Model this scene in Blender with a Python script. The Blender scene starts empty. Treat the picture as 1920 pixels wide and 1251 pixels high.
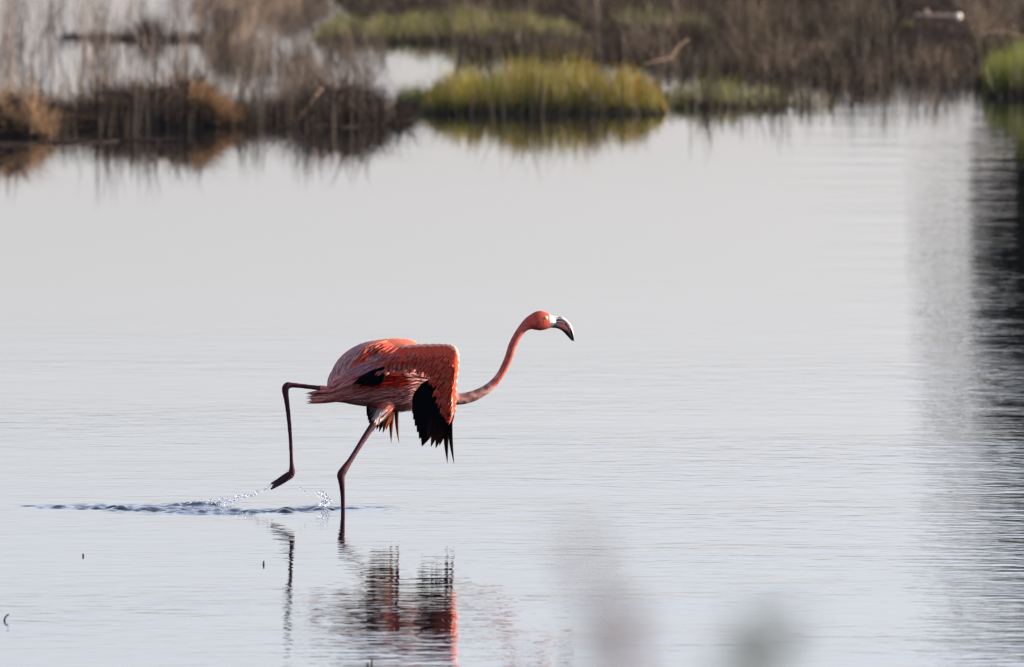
import bpy, bmesh, math, random
import numpy as np
from mathutils import Vector, Matrix, noise as mnoise

random.seed(7)
rng = np.random.default_rng(7)
scn = bpy.context.scene
COL = scn.collection

# ------------------------------------------------------------------ camera
FPX = 27490.0                      # focal length in photo pixels (1920 wide)
DEP = math.radians(4.0)            # depression of the line to the bird's foot
DIST = 52.9
CAM_H = DIST * math.sin(DEP)
PITCH = DEP - (955 - 625.5) / FPX
cam = bpy.data.objects.new('camera', bpy.data.cameras.new('camera'))
COL.objects.link(cam)
cam.location = (0, 0, CAM_H)
cam.rotation_euler = (math.pi / 2 - PITCH, 0, 0)
cam.data.sensor_width = 36.0
cam.data.lens = 36.0 * FPX / 1920.0
cam.data.clip_start = 0.5
cam.data.clip_end = 9000
cam.data.dof.use_dof = True
cam.data.dof.focus_distance = 53.05
cam.data.dof.aperture_fstop = 9.0
scn.camera = cam

# ------------------------------------------------------------------ sky and sun
SUN_EL, SUN_AZ = math.radians(13), math.radians(75)
world = bpy.data.worlds.new('World')
scn.world = world
world.use_nodes = True
wn = world.node_tree.nodes
sky = wn.new('ShaderNodeTexSky')
sky.sky_type = 'NISHITA'
sky.sun_disc = False
sky.sun_elevation = SUN_EL
sky.sun_rotation = SUN_AZ
sky.air_density = 1.0
sky.dust_density = 3.0
sky.ozone_density = 1.5
hz = wn.new('ShaderNodeMix'); hz.data_type = 'RGBA'; hz.blend_type = 'MULTIPLY'; hz.inputs[0].default_value = 1.0
hz.inputs[7].default_value = (.985, .985, 1.18, 1)     # thin high haze
hs = wn.new('ShaderNodeHueSaturation')
hs.inputs['Saturation'].default_value = 0.52
world.node_tree.links.new(sky.outputs[0], hs.inputs['Color'])
world.node_tree.links.new(hs.outputs[0], hz.inputs[6])
world.node_tree.links.new(hz.outputs[2], wn['Background'].inputs[0])
wn['Background'].inputs[1].default_value = 0.138
sun = bpy.data.objects.new('sun', bpy.data.lights.new('sun', 'SUN'))
COL.objects.link(sun)
sun.data.energy = 5.0
sun.data.angle = math.radians(0.6)
sun.data.color = (1.0, 0.80, 0.60)
sd = Vector((math.sin(SUN_AZ) * math.cos(SUN_EL), math.cos(SUN_AZ) * math.cos(SUN_EL), math.sin(SUN_EL)))
sun.rotation_euler = sd.to_track_quat('Z', 'Y').to_euler()
sun.location = (30, 60, 40)

scn.view_settings.view_transform = 'Standard'
scn.view_settings.look = 'None'
scn.view_settings.exposure = 1.8
scn.view_settings.gamma = 1.0
scn.render.engine = 'CYCLES'
scn.cycles.use_denoising = True
scn.cycles.max_bounces = 8
scn.cycles.transparent_max_bounces = 12
scn.cycles.caustics_reflective = False
scn.cycles.caustics_refractive = False

# ------------------------------------------------------------------ pixel helpers
RIGHT = Vector((1, 0, 0))
FWD = Vector((0, math.cos(PITCH), -math.sin(PITCH)))
UPV = Vector((0, math.sin(PITCH), math.cos(PITCH)))
CP = Vector((0, 0, CAM_H))
def ray(px, py):
    return FWD + RIGHT * ((px - 960) / FPX) + UPV * ((625.5 - py) / FPX)
def at(px, py, Y):
    r = ray(px, py)
    return CP + r * (Y / r.y)
def ground(px, py, z=0.0):
    r = ray(px, py)
    return CP + r * ((z - CAM_H) / r.z)
Y0 = ground(643, 955).y            # distance of the standing foot
S = 1 / 520.0                      # metres per photo pixel at the bird
def B(px, py, d):
    return at(px, py, Y0 + d)

# ------------------------------------------------------------------ object helpers
def link(name, me, parent=None, mat=None, kind=None):
    o = bpy.data.objects.new(name, me)
    COL.objects.link(o)
    if parent is not None:
        o.parent = parent
        if parent.parent is None:           # parts are modelled in world coordinates
            o.matrix_parent_inverse = Matrix.Translation(-Vector(parent.location))
    if mat is not None and me is not None:
        me.materials.clear(); me.materials.append(mat)
    if kind:
        o['kind'] = kind
    return o
def tag(o, label, cat, group=None):
    o['label'] = label; o['category'] = cat
    if group: o['group'] = group
    return o
def thing(name, loc, label, cat, group=None):
    o = bpy.data.objects.new(name, None)
    COL.objects.link(o)
    o.location = loc
    o.empty_display_size = 0.05
    return tag(o, label, cat, group)
def setcol(me, cols):
    a = me.color_attributes.new('Col', 'FLOAT_COLOR', 'POINT')
    c = np.ones((len(me.vertices), 4), dtype=np.float32)
    c[:, :3] = cols
    a.data.foreach_set('color', c.ravel())
def mesh(name, verts, faces, cols=None, smooth=True):
    me = bpy.data.meshes.new(name)
    me.from_pydata([tuple(v) for v in verts], [], faces)
    if smooth:
        me.polygons.foreach_set('use_smooth', [True] * len(me.polygons))
    if cols is not None:
        setcol(me, np.asarray(cols, dtype=np.float32).reshape(-1, 3) if np.ndim(cols) > 1 else np.tile(cols, (len(verts), 1)))
    me.update()
    return me
def npmesh(name, verts, quads=None, tris=None, cols=None, smooth=False):
    me = bpy.data.meshes.new(name)
    verts = np.asarray(verts, dtype=np.float32)
    loops, starts, tot, n = [], [], [], 0
    if quads is not None and len(quads):
        q = np.asarray(quads, dtype=np.int32)
        loops.append(q.ravel()); starts.append(np.arange(len(q)) * 4); tot.append(np.full(len(q), 4)); n = len(q) * 4
    if tris is not None and len(tris):
        t = np.asarray(tris, dtype=np.int32)
        loops.append(t.ravel()); starts.append(n + np.arange(len(t)) * 3); tot.append(np.full(len(t), 3))
    loops = np.concatenate(loops); starts = np.concatenate(starts); tot = np.concatenate(tot)
    me.vertices.add(len(verts)); me.vertices.foreach_set('co', verts.ravel())
    me.loops.add(len(loops)); me.loops.foreach_set('vertex_index', loops.astype(np.int32))
    me.polygons.add(len(starts)); me.polygons.foreach_set('loop_start', starts.astype(np.int32))
    me.polygons.foreach_set('loop_total', tot.astype(np.int32))
    if smooth:
        me.polygons.foreach_set('use_smooth', np.ones(len(starts), dtype=bool))
    me.update(calc_edges=True)
    if cols is not None:
        setcol(me, cols)
    return me

# ------------------------------------------------------------------ materials
def newmat(name):
    m = bpy.data.materials.new(name); m.use_nodes = True
    nt = m.node_tree
    return m, nt, nt.nodes['Principled BSDF'], nt.nodes['Material Output']
def mat_col(name, rough=0.6, transl=0.0, nscale=(60, 60, 60), var=0.35, spec=0.3, bump=0.0, bscale=400.0, sheen=0.0):
    """colour attribute 'Col' varied by a procedural noise, optionally thin and translucent"""
    m, nt, p, out = newmat(name)
    N, L = nt.nodes, nt.links
    at_ = N.new('ShaderNodeAttribute'); at_.attribute_name = 'Col'
    tc = N.new('ShaderNodeTexCoord')
    mp = N.new('ShaderNodeMapping'); mp.inputs['Scale'].default_value = nscale
    L.new(tc.outputs['Object'], mp.inputs[0])
    nz = N.new('ShaderNodeTexNoise'); nz.inputs['Scale'].default_value = 1.0; nz.inputs['Detail'].default_value = 4
    L.new(mp.outputs[0], nz.inputs['Vector'])
    mr = N.new('ShaderNodeMapRange'); mr.inputs[1].default_value = .3; mr.inputs[2].default_value = .7
    mr.inputs[3].default_value = 1 - var; mr.inputs[4].default_value = 1 + var * .7
    L.new(nz.outputs[0], mr.inputs[0])
    mx = N.new('ShaderNodeVectorMath'); mx.operation = 'SCALE'
    L.new(at_.outputs['Color'], mx.inputs[0]); L.new(mr.outputs[0], mx.inputs['Scale'])
    L.new(mx.outputs[0], p.inputs['Base Color'])
    p.inputs['Roughness'].default_value = rough
    p.inputs['Specular IOR Level'].default_value = spec
    if bump > 0:
        b = N.new('ShaderNodeBump'); n2 = N.new('ShaderNodeTexNoise'); n2.inputs['Scale'].default_value = bscale
        L.new(tc.outputs['Object'], n2.inputs['Vector']); L.new(n2.outputs[0], b.inputs['Height'])
        b.inputs['Distance'].default_value = bump; L.new(b.outputs[0], p.inputs['Normal'])
    if transl > 0:
        t = N.new('ShaderNodeBsdfTranslucent'); L.new(mx.outputs[0], t.inputs['Color'])
        ms = N.new('ShaderNodeMixShader'); ms.inputs[0].default_value = transl
        L.new(p.outputs[0], ms.inputs[1]); L.new(t.outputs[0], ms.inputs[2]); L.new(ms.outputs[0], out.inputs['Surface'])
    return m
M_FEATHER = mat_col('feather', .75, .22, (90, 90, 90), .30, .06)
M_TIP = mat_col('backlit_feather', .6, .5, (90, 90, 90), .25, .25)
M_BLACK = mat_col('black_feather', .8, .02, (150, 150, 150), .3, .02)
M_BODY = mat_col('body_plumage', .75, 0, (70, 70, 70), .32, .10, .0015, 260)
M_BILL = mat_col('bill_horn', .35, 0, (120, 120, 120), .15, .5)
M_BLADE = mat_col('dry_blade', .7, .25, (9, 9, 9), .35, .2)
M_GREEN = mat_col('green_blade', .55, .40, (7, 7, 7), .3, .3)
M_STICK = mat_col('weathered_stick', .8, 0, (40, 40, 40), .4, .2)
M_LEAF = mat_col('tree_leaf', .55, .25, (3, 3, 3), .4, .3)

def mat_mud(name, c1, c2, scale):
    m, nt, p, out = newmat(name)
    N, L = nt.nodes, nt.links
    tc = N.new('ShaderNodeTexCoord')
    nz = N.new('ShaderNodeTexNoise'); nz.inputs['Scale'].default_value = scale; nz.inputs['Detail'].default_value = 8
    L.new(tc.outputs['Object'], nz.inputs['Vector'])
    r = N.new('ShaderNodeValToRGB')
    r.color_ramp.elements[0].position = .35; r.color_ramp.elements[1].position = .68
    r.color_ramp.elements[0].color = (*c1, 1); r.color_ramp.elements[1].color = (*c2, 1)
    L.new(nz.outputs[0], r.inputs[0]); L.new(r.outputs[0], p.inputs['Base Color'])
    p.inputs['Roughness'].default_value = .75
    p.inputs['Specular IOR Level'].default_value = 0.0
    b = N.new('ShaderNodeBump'); b.inputs['Distance'].default_value = .03
    L.new(nz.outputs[0], b.inputs['Height']); L.new(b.outputs[0], p.inputs['Normal'])
    return m
M_MUD = mat_mud('wet_mud', (.010, .009, .009), (.032, .025, .021), 14)
M_EARTH = mat_mud('bank_earth', (.05, .05, .02), (.12, .10, .06), 3)

# water: dark body, sharp reflection, very slight ripples
def mat_water():
    m, nt, p, out = newmat('lake_water')
    N, L = nt.nodes, nt.links
    p.inputs['Base Color'].default_value = (.005, .007, .009, 1)
    p.inputs['Roughness'].default_value = 0.0
    p.inputs['IOR'].default_value = 1.333
    p.inputs['Specular IOR Level'].default_value = .5
    tc = N.new('ShaderNodeTexCoord')
    sep = N.new('ShaderNodeSeparateXYZ'); L.new(tc.outputs['Object'], sep.inputs[0])
    def noise(sx, sy, det, rot=0.0):
        mp = N.new('ShaderNodeMapping'); mp.inputs['Scale'].default_value = (sx, sy, 1); mp.inputs['Rotation'].default_value = (0, 0, rot)
        L.new(tc.outputs['Object'], mp.inputs[0])
        n = N.new('ShaderNodeTexNoise'); n.noise_dimensions = '2D'; n.inputs['Scale'].default_value = 1; n.inputs['Detail'].default_value = det
        L.new(mp.outputs[0], n.inputs['Vector'])
        return n.outputs[0]
    def math_(op, a, b):
        x = N.new('ShaderNodeMath'); x.operation = op
        for i, v in enumerate((a, b)):
            if isinstance(v, (int, float)): x.inputs[i].default_value = v
            else: L.new(v, x.inputs[i])
        return x.outputs[0]
    fine = noise(6.0, 12.0, 2.0, .06)
    mid = noise(1.7, 3.6, 2.0, -.05)
    slow = noise(.22, .5, 1.0)
    h = math_('ADD', math_('MULTIPLY', fine, 1.0), math_('MULTIPLY', mid, 1.15))
    swell = noise(.30, 1.25, 2.0, .03)
    # calmer in the lee of the far shore, livelier towards the open water
    r = N.new('ShaderNodeMapRange'); r.interpolation_type = 'SMOOTHSTEP'
    L.new(sep.outputs['Y'], r.inputs[0])
    r.inputs[1].default_value = 53; r.inputs[2].default_value = 70; r.inputs[3].default_value = 1.0; r.inputs[4].default_value = .10
    pr = N.new('ShaderNodeMapRange'); L.new(slow, pr.inputs[0])
    pr.inputs[1].default_value = .3; pr.inputs[2].default_value = .7; pr.inputs[3].default_value = .55; pr.inputs[4].default_value = 1.35
    # a light breeze reaches the open side on the right
    bx = N.new('ShaderNodeMapRange'); bx.interpolation_type = 'SMOOTHSTEP'; L.new(sep.outputs['X'], bx.inputs[0])
    bx.inputs[1].default_value = 1.2; bx.inputs[2].default_value = 2.0; bx.inputs[3].default_value = 0.0; bx.inputs[4].default_value = .42
    amp = math_('MULTIPLY', math_('ADD', r.outputs[0], bx.outputs[0]), pr.outputs[0])
    b = N.new('ShaderNodeBump'); b.inputs['Strength'].default_value = 1.0; b.inputs['Distance'].default_value = .0016
    hh_ = math_('ADD', math_('MULTIPLY', h, amp), math_('MULTIPLY', swell, math_('MULTIPLY', bx.outputs[0], 6.0)))
    L.new(hh_, b.inputs['Height'])
    L.new(b.outputs[0], p.inputs['Normal'])
    return m
M_WATER = mat_water()
def mat_splash():
    m, nt, p, out = newmat('splash_water')
    p.inputs['Base Color'].default_value = (1, 1, 1, 1)
    p.inputs['Roughness'].default_value = .02
    p.inputs['IOR'].default_value = 1.333
    p.inputs['Transmission Weight'].default_value = 1.0
    return m
M_SPLASH = mat_splash()

# ------------------------------------------------------------------ water sheet with the wake in it
def smooth(a, b, x):
    t = np.clip((x - a) / (b - a), 0, 1); return t * t * (3 - 2 * t)
def vnoise(x, y, seed):
    """smooth value noise on arrays"""
    xi, yi = np.floor(x).astype(int), np.floor(y).astype(int)
    fx, fy = x - xi, y - yi
    fx = fx * fx * (3 - 2 * fx); fy = fy * fy * (3 - 2 * fy)
    def hsh(a, b):
        n = np.sin(a * 127.1 + b * 311.7 + seed * 74.7) * 43758.5453
        return n - np.floor(n)
    v = (hsh(xi, yi) * (1 - fx) + hsh(xi + 1, yi) * fx) * (1 - fy) + (hsh(xi, yi + 1) * (1 - fx) + hsh(xi + 1, yi + 1) * fx) * fy
    return v - .5
xs = np.concatenate([[-3000, -800, -200, -60, -20, -8, -4, -2.6], np.arange(-2.2, .35, .011), [.5, .8, 1.4, 3, 6, 15, 50, 200, 800, 3000]])
ys = np.concatenate([[-80, 0, 20, 36, 45, 50, 51.5], np.arange(52.05, 53.7, .013), [54, 55, 57, 60, 65, 72, 80, 90, 105, 130, 200, 500, 1500, 5000]])
GX, GY = np.meshgrid(xs, ys)
wk = [(-200, 946), (20, 948), (110, 950), (200, 951), (300, 956), (400, 959), (480, 959.5), (560, 957), (610, 954), (650, 952), (760, 952)]
wp = [ground(a, b) for a, b in wk]
cy = np.interp(GX, [p.x for p in wp], [p.y for p in wp])
xpx = GX / (1 / 520.0) + 960
amp = np.interp(xpx, [20, 70, 150, 230, 420, 600, 690, 760], [0, .8, .9, 1.0, .95, .9, .5, 0])
wid = np.interp(xpx, [20, 130, 220, 380, 480, 640, 700], [.06, .075, .15, .15, .10, .08, .05])
band = np.exp(-((GY - cy) / wid) ** 2) * amp
tur = vnoise(GX * 16, GY * 26, 1) * .006 + vnoise(GX * 34, GY * 44, 2) * .0030 + vnoise(GX * 70, GY * 70, 3) * .0012
GZ = band * (tur * 4.6 - .005)
for (lx, ly, rx, ry, hh) in ((362, 947, .06, .06, .010), (388, 946, .035, .05, .009), (335, 948, .06, .06, .006), (600, 951, .04, .05, .010), (617, 951, .025, .04, .008), (575, 952, .05, .05, .006), (643, 953.5, .016, .03, .005)):
    g = ground(lx, ly)
    lump = np.exp(-((GX - g.x) / rx) ** 2 - ((GY - g.y) / ry) ** 2)
    GZ += lump * hh * (.65 + 1.6 * vnoise(GX * 48, GY * 30, 5) + .9 * vnoise(GX * 95, GY * 60, 6))
for (lx, ly, am, wl, R) in ((643, 955, .0011, .055, .30), (375, 947, .0010, .06, .28)):
    g = ground(lx, ly)
    rr = np.sqrt((GX - g.x) ** 2 + (GY - g.y) ** 2)
    GZ += am * np.sin(rr / wl * 6.283) * np.exp(-(rr / R) ** 2 * 2)
edge = smooth(-2.2, -1.95, GX) * (1 - smooth(.1, .33, GX)) * smooth(52.06, 52.25, GY) * (1 - smooth(53.45, 53.68, GY))
edge = np.where(GX < -2.19, 0, edge)
GZ = GZ * np.where((GX > -2.21) & (GX < .36), np.maximum(edge, 0), 0)
ny, nx = GX.shape
idx = np.arange(nx * ny).reshape(ny, nx)
q = np.stack([idx[:-1, :-1], idx[:-1, 1:], idx[1:, 1:], idx[1:, :-1]], -1).reshape(-1, 4)
water = link('lake_water', npmesh('lake_water', np.stack([GX, GY, GZ], -1).reshape(-1, 3), quads=q, smooth=True), mat=M_WATER, kind='structure')

# ------------------------------------------------------------------ land: far mud, far ground, near bank
def sheet(name, outline, z, mat, step=None, jitter=.0, thick=.4, zf=None):
    """a low piece of ground from an outline of points, rising from below the water"""
    bm = bmesh.new()
    vs = [bm.verts.new((p[0], p[1], -.05)) for p in outline]
    c = Vector((sum(p[0] for p in outline) / len(outline), sum(p[1] for p in outline) / len(outline), 0))
    ins = [bm.verts.new((p[0] + (c.x - p[0]) * .04 + random.uniform(-jitter, jitter), p[1] + (c.y - p[1]) * .10, z * random.uniform(.6, 1.1))) for p in outline]
    n = len(vs)
    for i in range(n):
        bm.faces.new((vs[i], vs[(i + 1) % n], ins[(i + 1) % n], ins[i]))
    bm.faces.new(ins)
    bmesh.ops.triangulate(bm, faces=[f for f in bm.faces if len(f.verts) > 4])
    bmesh.ops.recalc_face_normals(bm, faces=bm.faces)
    me = bpy.data.meshes.new(name); bm.to_mesh(me); bm.free()
    return link(name, me, mat=mat, kind='structure')
def outl(pts, n=4):
    res = []
    for i in range(len(pts)):
        a, b = pts[i], pts[(i + 1) % len(pts)]
        for k in range(n):
            t = k / n
            x = a[0] + (b[0] - a[0]) * t; y = a[1] + (b[1] - a[1]) * t
            g = ground(x + random.uniform(-9, 9), y + random.uniform(-2, 2))
            res.append((g.x, g.y))
    return res
sheet('far_mudflat', outl([(690, 62), (800, 66), (880, 84), (960, 110), (1150, 120), (1280, 125), (1450, 122), (1600, 128), (1760, 138), (1860, 142), (2100, 150), (2300, -60), (560, -60)], 6), .02, M_MUD, jitter=.1)
sheet('mud_spit', outl([(120, 68), (200, 66), (290, 70), (420, 74), (430, 80), (300, 82), (180, 76)], 3), .015, M_MUD)
sheet('mud_shore', outl([(-60, 268), (60, 266), (200, 262), (340, 259), (345, 263), (200, 267), (60, 272), (-60, 277)], 5), .006, M_MUD, jitter=.05)
sheet('mud_bar', outl([(480, 222), (560, 218), (690, 222), (730, 232), (700, 240), (590, 240), (500, 234)], 4), .006, M_MUD)
# dry land from behind the marsh to the horizon
bm = bmesh.new()
rows = []
for y, z in ((118, -.1), (124, .12), (140, .35), (300, .6), (1200, .6), (5200, .6)):
    rows.append([bm.verts.new((x, y + 3 * math.sin(x * .11 + y), z)) for x in np.concatenate([[-3000, -600, -150], np.linspace(-60, 60, 41), [150, 600, 3000]])])
for a, b in zip(rows, rows[1:]):
    for i in range(len(a) - 1):
        bm.faces.new((a[i], a[i + 1], b[i + 1], b[i]))
me = bpy.data.meshes.new('far_land'); bm.to_mesh(me); bm.free()
link('far_land', me, mat=M_EARTH, kind='structure')
# the bank the photographer stands on
bm = bmesh.new(); rows = []
BANK = ((-90, 2.0), (-20, 2.05), (6, 2.1), (10.5, 1.95), (12.5, 1.2), (15, .3), (17, -.3))
for y, z in BANK:
    rows.append([bm.verts.new((x, y + .4 * math.sin(x * .7), z + .06 * math.sin(x * 1.9 + y))) for x in np.concatenate([[-400, -100, -30], np.linspace(-12, 12, 25), [30, 100, 400]])])
for a, b in zip(rows, rows[1:]):
    for i in range(len(a) - 1):
        bm.faces.new((a[i], a[i + 1], b[i + 1], b[i]))
me = bpy.data.meshes.new('near_bank'); bm.to_mesh(me); bm.free()
link('near_bank', me, mat=M_EARTH, kind='structure')
def bank_z(y):
    return float(np.interp(y, [b[0] for b in BANK], [b[1] for b in BANK]))
# ------------------------------------------------------------------ the flamingo
PINK = np.array((.28, .066, .052)); CORAL = np.array((.40, .052, .027)); PALE = np.array((.43, .22, .19)); LILAC = np.array((.22, .11, .125))
BLACK = np.array((.0018, .0020, .0032)); LEG = np.array((.026, .006, .012)); WHITE = np.array((.66, .58, .55))
def catmull(P, n):
    """resample a list of tuples smoothly"""
    P = np.asarray(P, dtype=float); m = len(P)
    out = []
    for i in range(m - 1):
        p0, p1, p2, p3 = P[max(i - 1, 0)], P[i], P[i + 1], P[min(i + 2, m - 1)]
        for k in range(n):
            t = k / n
            out.append(.5 * ((2 * p1) + (-p0 + p2) * t + (2 * p0 - 5 * p1 + 4 * p2 - p3) * t * t + (-p0 + 3 * p1 - 3 * p2 + p3) * t ** 3))
    out.append(P[-1])
    return np.array(out)
def tube(stations, n=4, seg=16):
    """stations: px, py, depth, radius in the picture plane (px), lateral radius (m)"""
    st = catmull(stations, n)
    C = np.array([B(s[0], s[1], s[2]) for s in st])
    T = np.gradient(C, axis=0); T /= np.linalg.norm(T, axis=1)[:, None]
    verts, faces = [], []
    for i, s in enumerate(st):
        t = T[i]
        lat = np.array((0, 1.0, 0)); lat = lat - t * lat.dot(t); lat /= np.linalg.norm(lat)
        v = np.cross(t, lat)
        for k in range(seg):
            a = 2 * math.pi * k / seg
            verts.append(C[i] + v * math.cos(a) * s[3] * S + lat * math.sin(a) * s[4])
    for i in range(len(st) - 1):
        for k in range(seg):
            k2 = (k + 1) % seg
            faces.append((i * seg + k, i * seg + k2, (i + 1) * seg + k2, (i + 1) * seg + k))
    faces.append(tuple(range(seg))[::-1]); faces.append(tuple(range((len(st) - 1) * seg, len(st) * seg)))
    return verts, faces
def dB(px):                        # depth of the body axis: the bird heads slightly away
    return .19 + (px - 580) * S * .36
foot = ground(643, 955)
bird = thing('flamingo', (foot.x, foot.y, 0), 'coral pink flamingo running over the shallow water with black-tipped wings drooping', 'flamingo')
torso = [(588, 746, 4, .010), (606, 744, 8, .026), (640, 740, 15, .048), (680, 735, 27, .075), (720, 730, 39, .092), (760, 727, 43, .096), (795, 726, 36, .088),
         (820, 731, 25, .072), (838, 739, 16, .045), (853, 748, 11.5, .026), (870, 747.5, 10.8, .022), (888, 742.5, 10.4, .0205), (902, 736, 9.4, .0185), (914, 728.5, 8.6, .017), (929, 715, 7.7, .015),
         (941, 698, 7.4, .0145), (953, 673, 7.8, .015), (961, 648, 7.9, .015), (970, 630, 7.9, .0152), (980, 616, 8.6, .0165), (991, 607, 12.0, .021),
         (1001, 603.5, 16.2, .0255), (1011, 601.5, 18.9, .027), (1020, 602, 17.8, .0255), (1028, 603, 14.6, .021), (1034.5, 604, 11, .0165), (1041, 604.5, 8.5, .012)]
parts = [tube([(a, b, dB(a), r, l) for a, b, r, l in torso], 4, 20)]
# standing leg: thigh, shin, ankle, foot shaft below the water, toes on the bottom
parts.append(tube([(738, 742, .27, 18, .04), (724, 763, .235, 14, .034), (711, 781, .20, 10, .024), (702, 793, .17, 6.8, .0135), (688, 814, .135, 6.2, .012), (672, 839, .09, 5.4, .0105), (657, 863, .05, 5.6, .0105),
                   (645, 881, .02, 7.6, .0135), (639.5, 891, .01, 8.2, .0145), (640.5, 903, .0, 6.4, .012), (642, 920, .0, 5.1, .0098), (643, 940, .0, 4.5, .009), (643.5, 975, .0, 4.4, .009), (645, 995, .0, 6, .011)], 4, 12))
for tx, td in ((690, .0), (682, .09), (684, -.08)):
    parts.append(tube([(644, 993, .0, 5, .01), ((644 + tx) / 2, 1002, td * .5, 4, .009), (tx, 1008, td, 2, .005)], 3, 8))
# raised leg: shin back to the ankle, shaft hanging, foot trailing
parts.append(tube([(690, 735, .27, 16, .04), (655, 733, .245, 10, .026), (620, 730, .22, 6, .013), (590, 726.8, .185, 4.8, .0095), (562, 723.6, .175, 4.7, .0092), (546, 722.2, .17, 5.4, .010), (538.5, 723, .168, 6.8, .0125),
                   (535, 729, .166, 7.0, .013), (535.5, 738, .165, 6.2, .012), (537.5, 752, .163, 5.2, .0098), (541, 780, .16, 4.5, .0086), (545, 828, .15, 3.9, .0076), (546.5, 868, .145, 4.2, .008), (547.5, 884, .142, 6.5, .0115), (545.5, 891, .14, 6.3, .012), (540, 895, .14, 5, .010)], 4, 12))
V, F = [], []
for v, f in parts:
    o_ = len(V); V += v; F += [tuple(i + o_ for i in ff) for ff in f]
me0 = mesh('body_raw', V, F)
tmp = link('body_raw', me0)
rm = tmp.modifiers.new('r', 'REMESH'); rm.mode = 'VOXEL'; rm.voxel_size = .0042
sm = tmp.modifiers.new('s', 'SMOOTH'); sm.factor = .5; sm.iterations = 5
dg = bpy.context.evaluated_depsgraph_get()
me = bpy.data.meshes.new_from_object(tmp.evaluated_get(dg)); me.name = 'body'
bpy.data.objects.remove(tmp)
def project(co):
    """world points to photo pixels"""
    r = np.asarray(co) - np.array(CP)
    z = r @ np.array(FWD)
    return 960 + FPX * (r @ np.array(RIGHT)) / z, 625.5 - FPX * (r @ np.array(UPV)) / z
co = np.zeros(len(me.vertices) * 3, dtype=np.float32); me.vertices.foreach_get('co', co); co = co.reshape(-1, 3).astype(float)
X, Yp = project(co)
def mixc(a, b, t):
    t = np.clip(np.asarray(t), 0, 1)[..., None]; return a * (1 - t) + b * t
c = np.tile(PINK, (len(co), 1))
nzv = vnoise(co[:, 0] * 40, co[:, 2] * 40 + co[:, 1] * 23, 11)
c = mixc(c, PALE, smooth(.0, .35, nzv + .12) * .7 * (X < 850))
c = mixc(c, np.array((.22, .11, .095)), smooth(845, 870, X) * (1 - smooth(905, 935, X)) * .9)          # greyer neck base
nk = vnoise(co[:, 0] * 75, co[:, 2] * 75, 13); neck = smooth(850, 870, X) * (1 - smooth(925, 950, X))
c = mixc(c, np.array((.45, .30, .26)), neck * smooth(.02, .25, nk) * .45); c = mixc(c, np.array((.07, .045, .05)), neck * smooth(.05, .3, -nk) * .6)
c = mixc(c, np.array((.25, .062, .050)), smooth(925, 955, X)); c = mixc(c, np.array((.29, .048, .033)), smooth(975, 1000, X))                                                       # coral upper neck and head
c = mixc(c, WHITE, smooth(1029, 1034, X) * .9 * (Yp < 605)); c = mixc(c, np.array((.10, .10, .115)), smooth(1030, 1034, X) * (Yp >= 605))                                                        # pale lores
legm = ((X < 705) & (Yp > 788)) | (X < 600) | ((Yp > 797) & (X < 760))
c[legm] = LEG
thigh = (Yp > 768) & (Yp <= 794) & (X > 698) & (X < 728) & ~legm
c[thigh] = WHITE * .34
pinkleg = legm & (np.abs(nzv) > .2)
c[pinkleg] = LEG * 1.4
setcol(me, c)
me.polygons.foreach_set('use_smooth', [True] * len(me.polygons))
body = link('body', me, bird, M_BODY)

# bill ------------------------------------------------------------
def bill(name, st, colf):
    v, f = tube([(a, b, dB(1040) + .012, r, l) for a, b, r, l in st], 4, 14)
    x, y = project(np.array(v))
    return mesh(name, v, f, colf(x, y))
def upper_col(x, y):
    c = np.tile(WHITE, (len(x), 1)); c = mixc(c, np.array((.62, .40, .36)), smooth(1046, 1060, x))
    return mixc(c, BLACK, smooth(617, 622, y))
def lower_col(x, y):
    c = np.tile(np.array((.16, .17, .19)), (len(x), 1)); c = mixc(c, np.array((.42, .10, .08)), smooth(1042, 1052, x))
    return mixc(c, BLACK, smooth(618.5, 623, y + (1066 - x) * .35))
beak = link('bill', bill('bill', [(1028, 609, 5.5, .012), (1036, 609, 6.0, .0125), (1043, 609.3, 6.3, .0125), (1050, 610.3, 7.2, .0125), (1056, 613, 7.4, .012), (1061, 617.8, 6.8, .011), (1066, 625, 5.4, .0095), (1070.5, 632.5, 3.6, .007), (1073.5, 639, 1.2, .003)], lower_col), bird, M_BILL)
link('upper_mandible', bill('upper_mandible', [(1027, 598, 6, .012), (1036, 598.2, 5.4, .0125), (1043, 597.6, 4.4, .012), (1051, 597.6, 3.5, .0115), (1058, 600.2, 3.1, .011), (1064, 605.2, 2.9, .0105), (1069, 612.5, 2.7, .010), (1072.3, 621.5, 2.6, .009), (1074.6, 631, 2.2, .007), (1076, 640, .8, .003)], upper_col), beak, M_BILL)
gape = tube([(1032, 603.6, dB(1040) - .001, .8, .0016), (1042, 602.2, dB(1040) - .0025, .8, .0016), (1051, 602.0, dB(1040) - .0025, .8, .0016), (1059, 605, dB(1040) - .002, .8, .0016), (1065.5, 612, dB(1040) + .001, .8, .0016), (1069, 619, dB(1040) + .003, .7, .0016)], 3, 8)
link('gape_line', mesh('gape_line', gape[0], gape[1], np.tile(BLACK, (len(gape[0]), 1))), beak, M_BILL)
for k, (pts) in enumerate(([(1046, 594.5), (1050, 594.6), (1055, 596.8)], [(1045, 598.8), (1050, 598.8), (1056, 600.4)])):
    g = tube([(a, b, dB(1040) + (.003 if k == 0 else .0005), .55, .002) for a, b in pts], 3, 6)
    link('nostril_groove', mesh('nostril_groove', g[0], g[1], np.tile(BLACK, (len(g[0]), 1))), beak, M_BILL)
bm = bmesh.new()
bmesh.ops.create_uvsphere(bm, u_segments=14, v_segments=10, radius=.0078)
me = bpy.data.meshes.new('eye'); bm.to_mesh(me); bm.free()
me.transform(Matrix.Translation(B(1023.5, 596.3, dB(1023) - .0205)))
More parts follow.
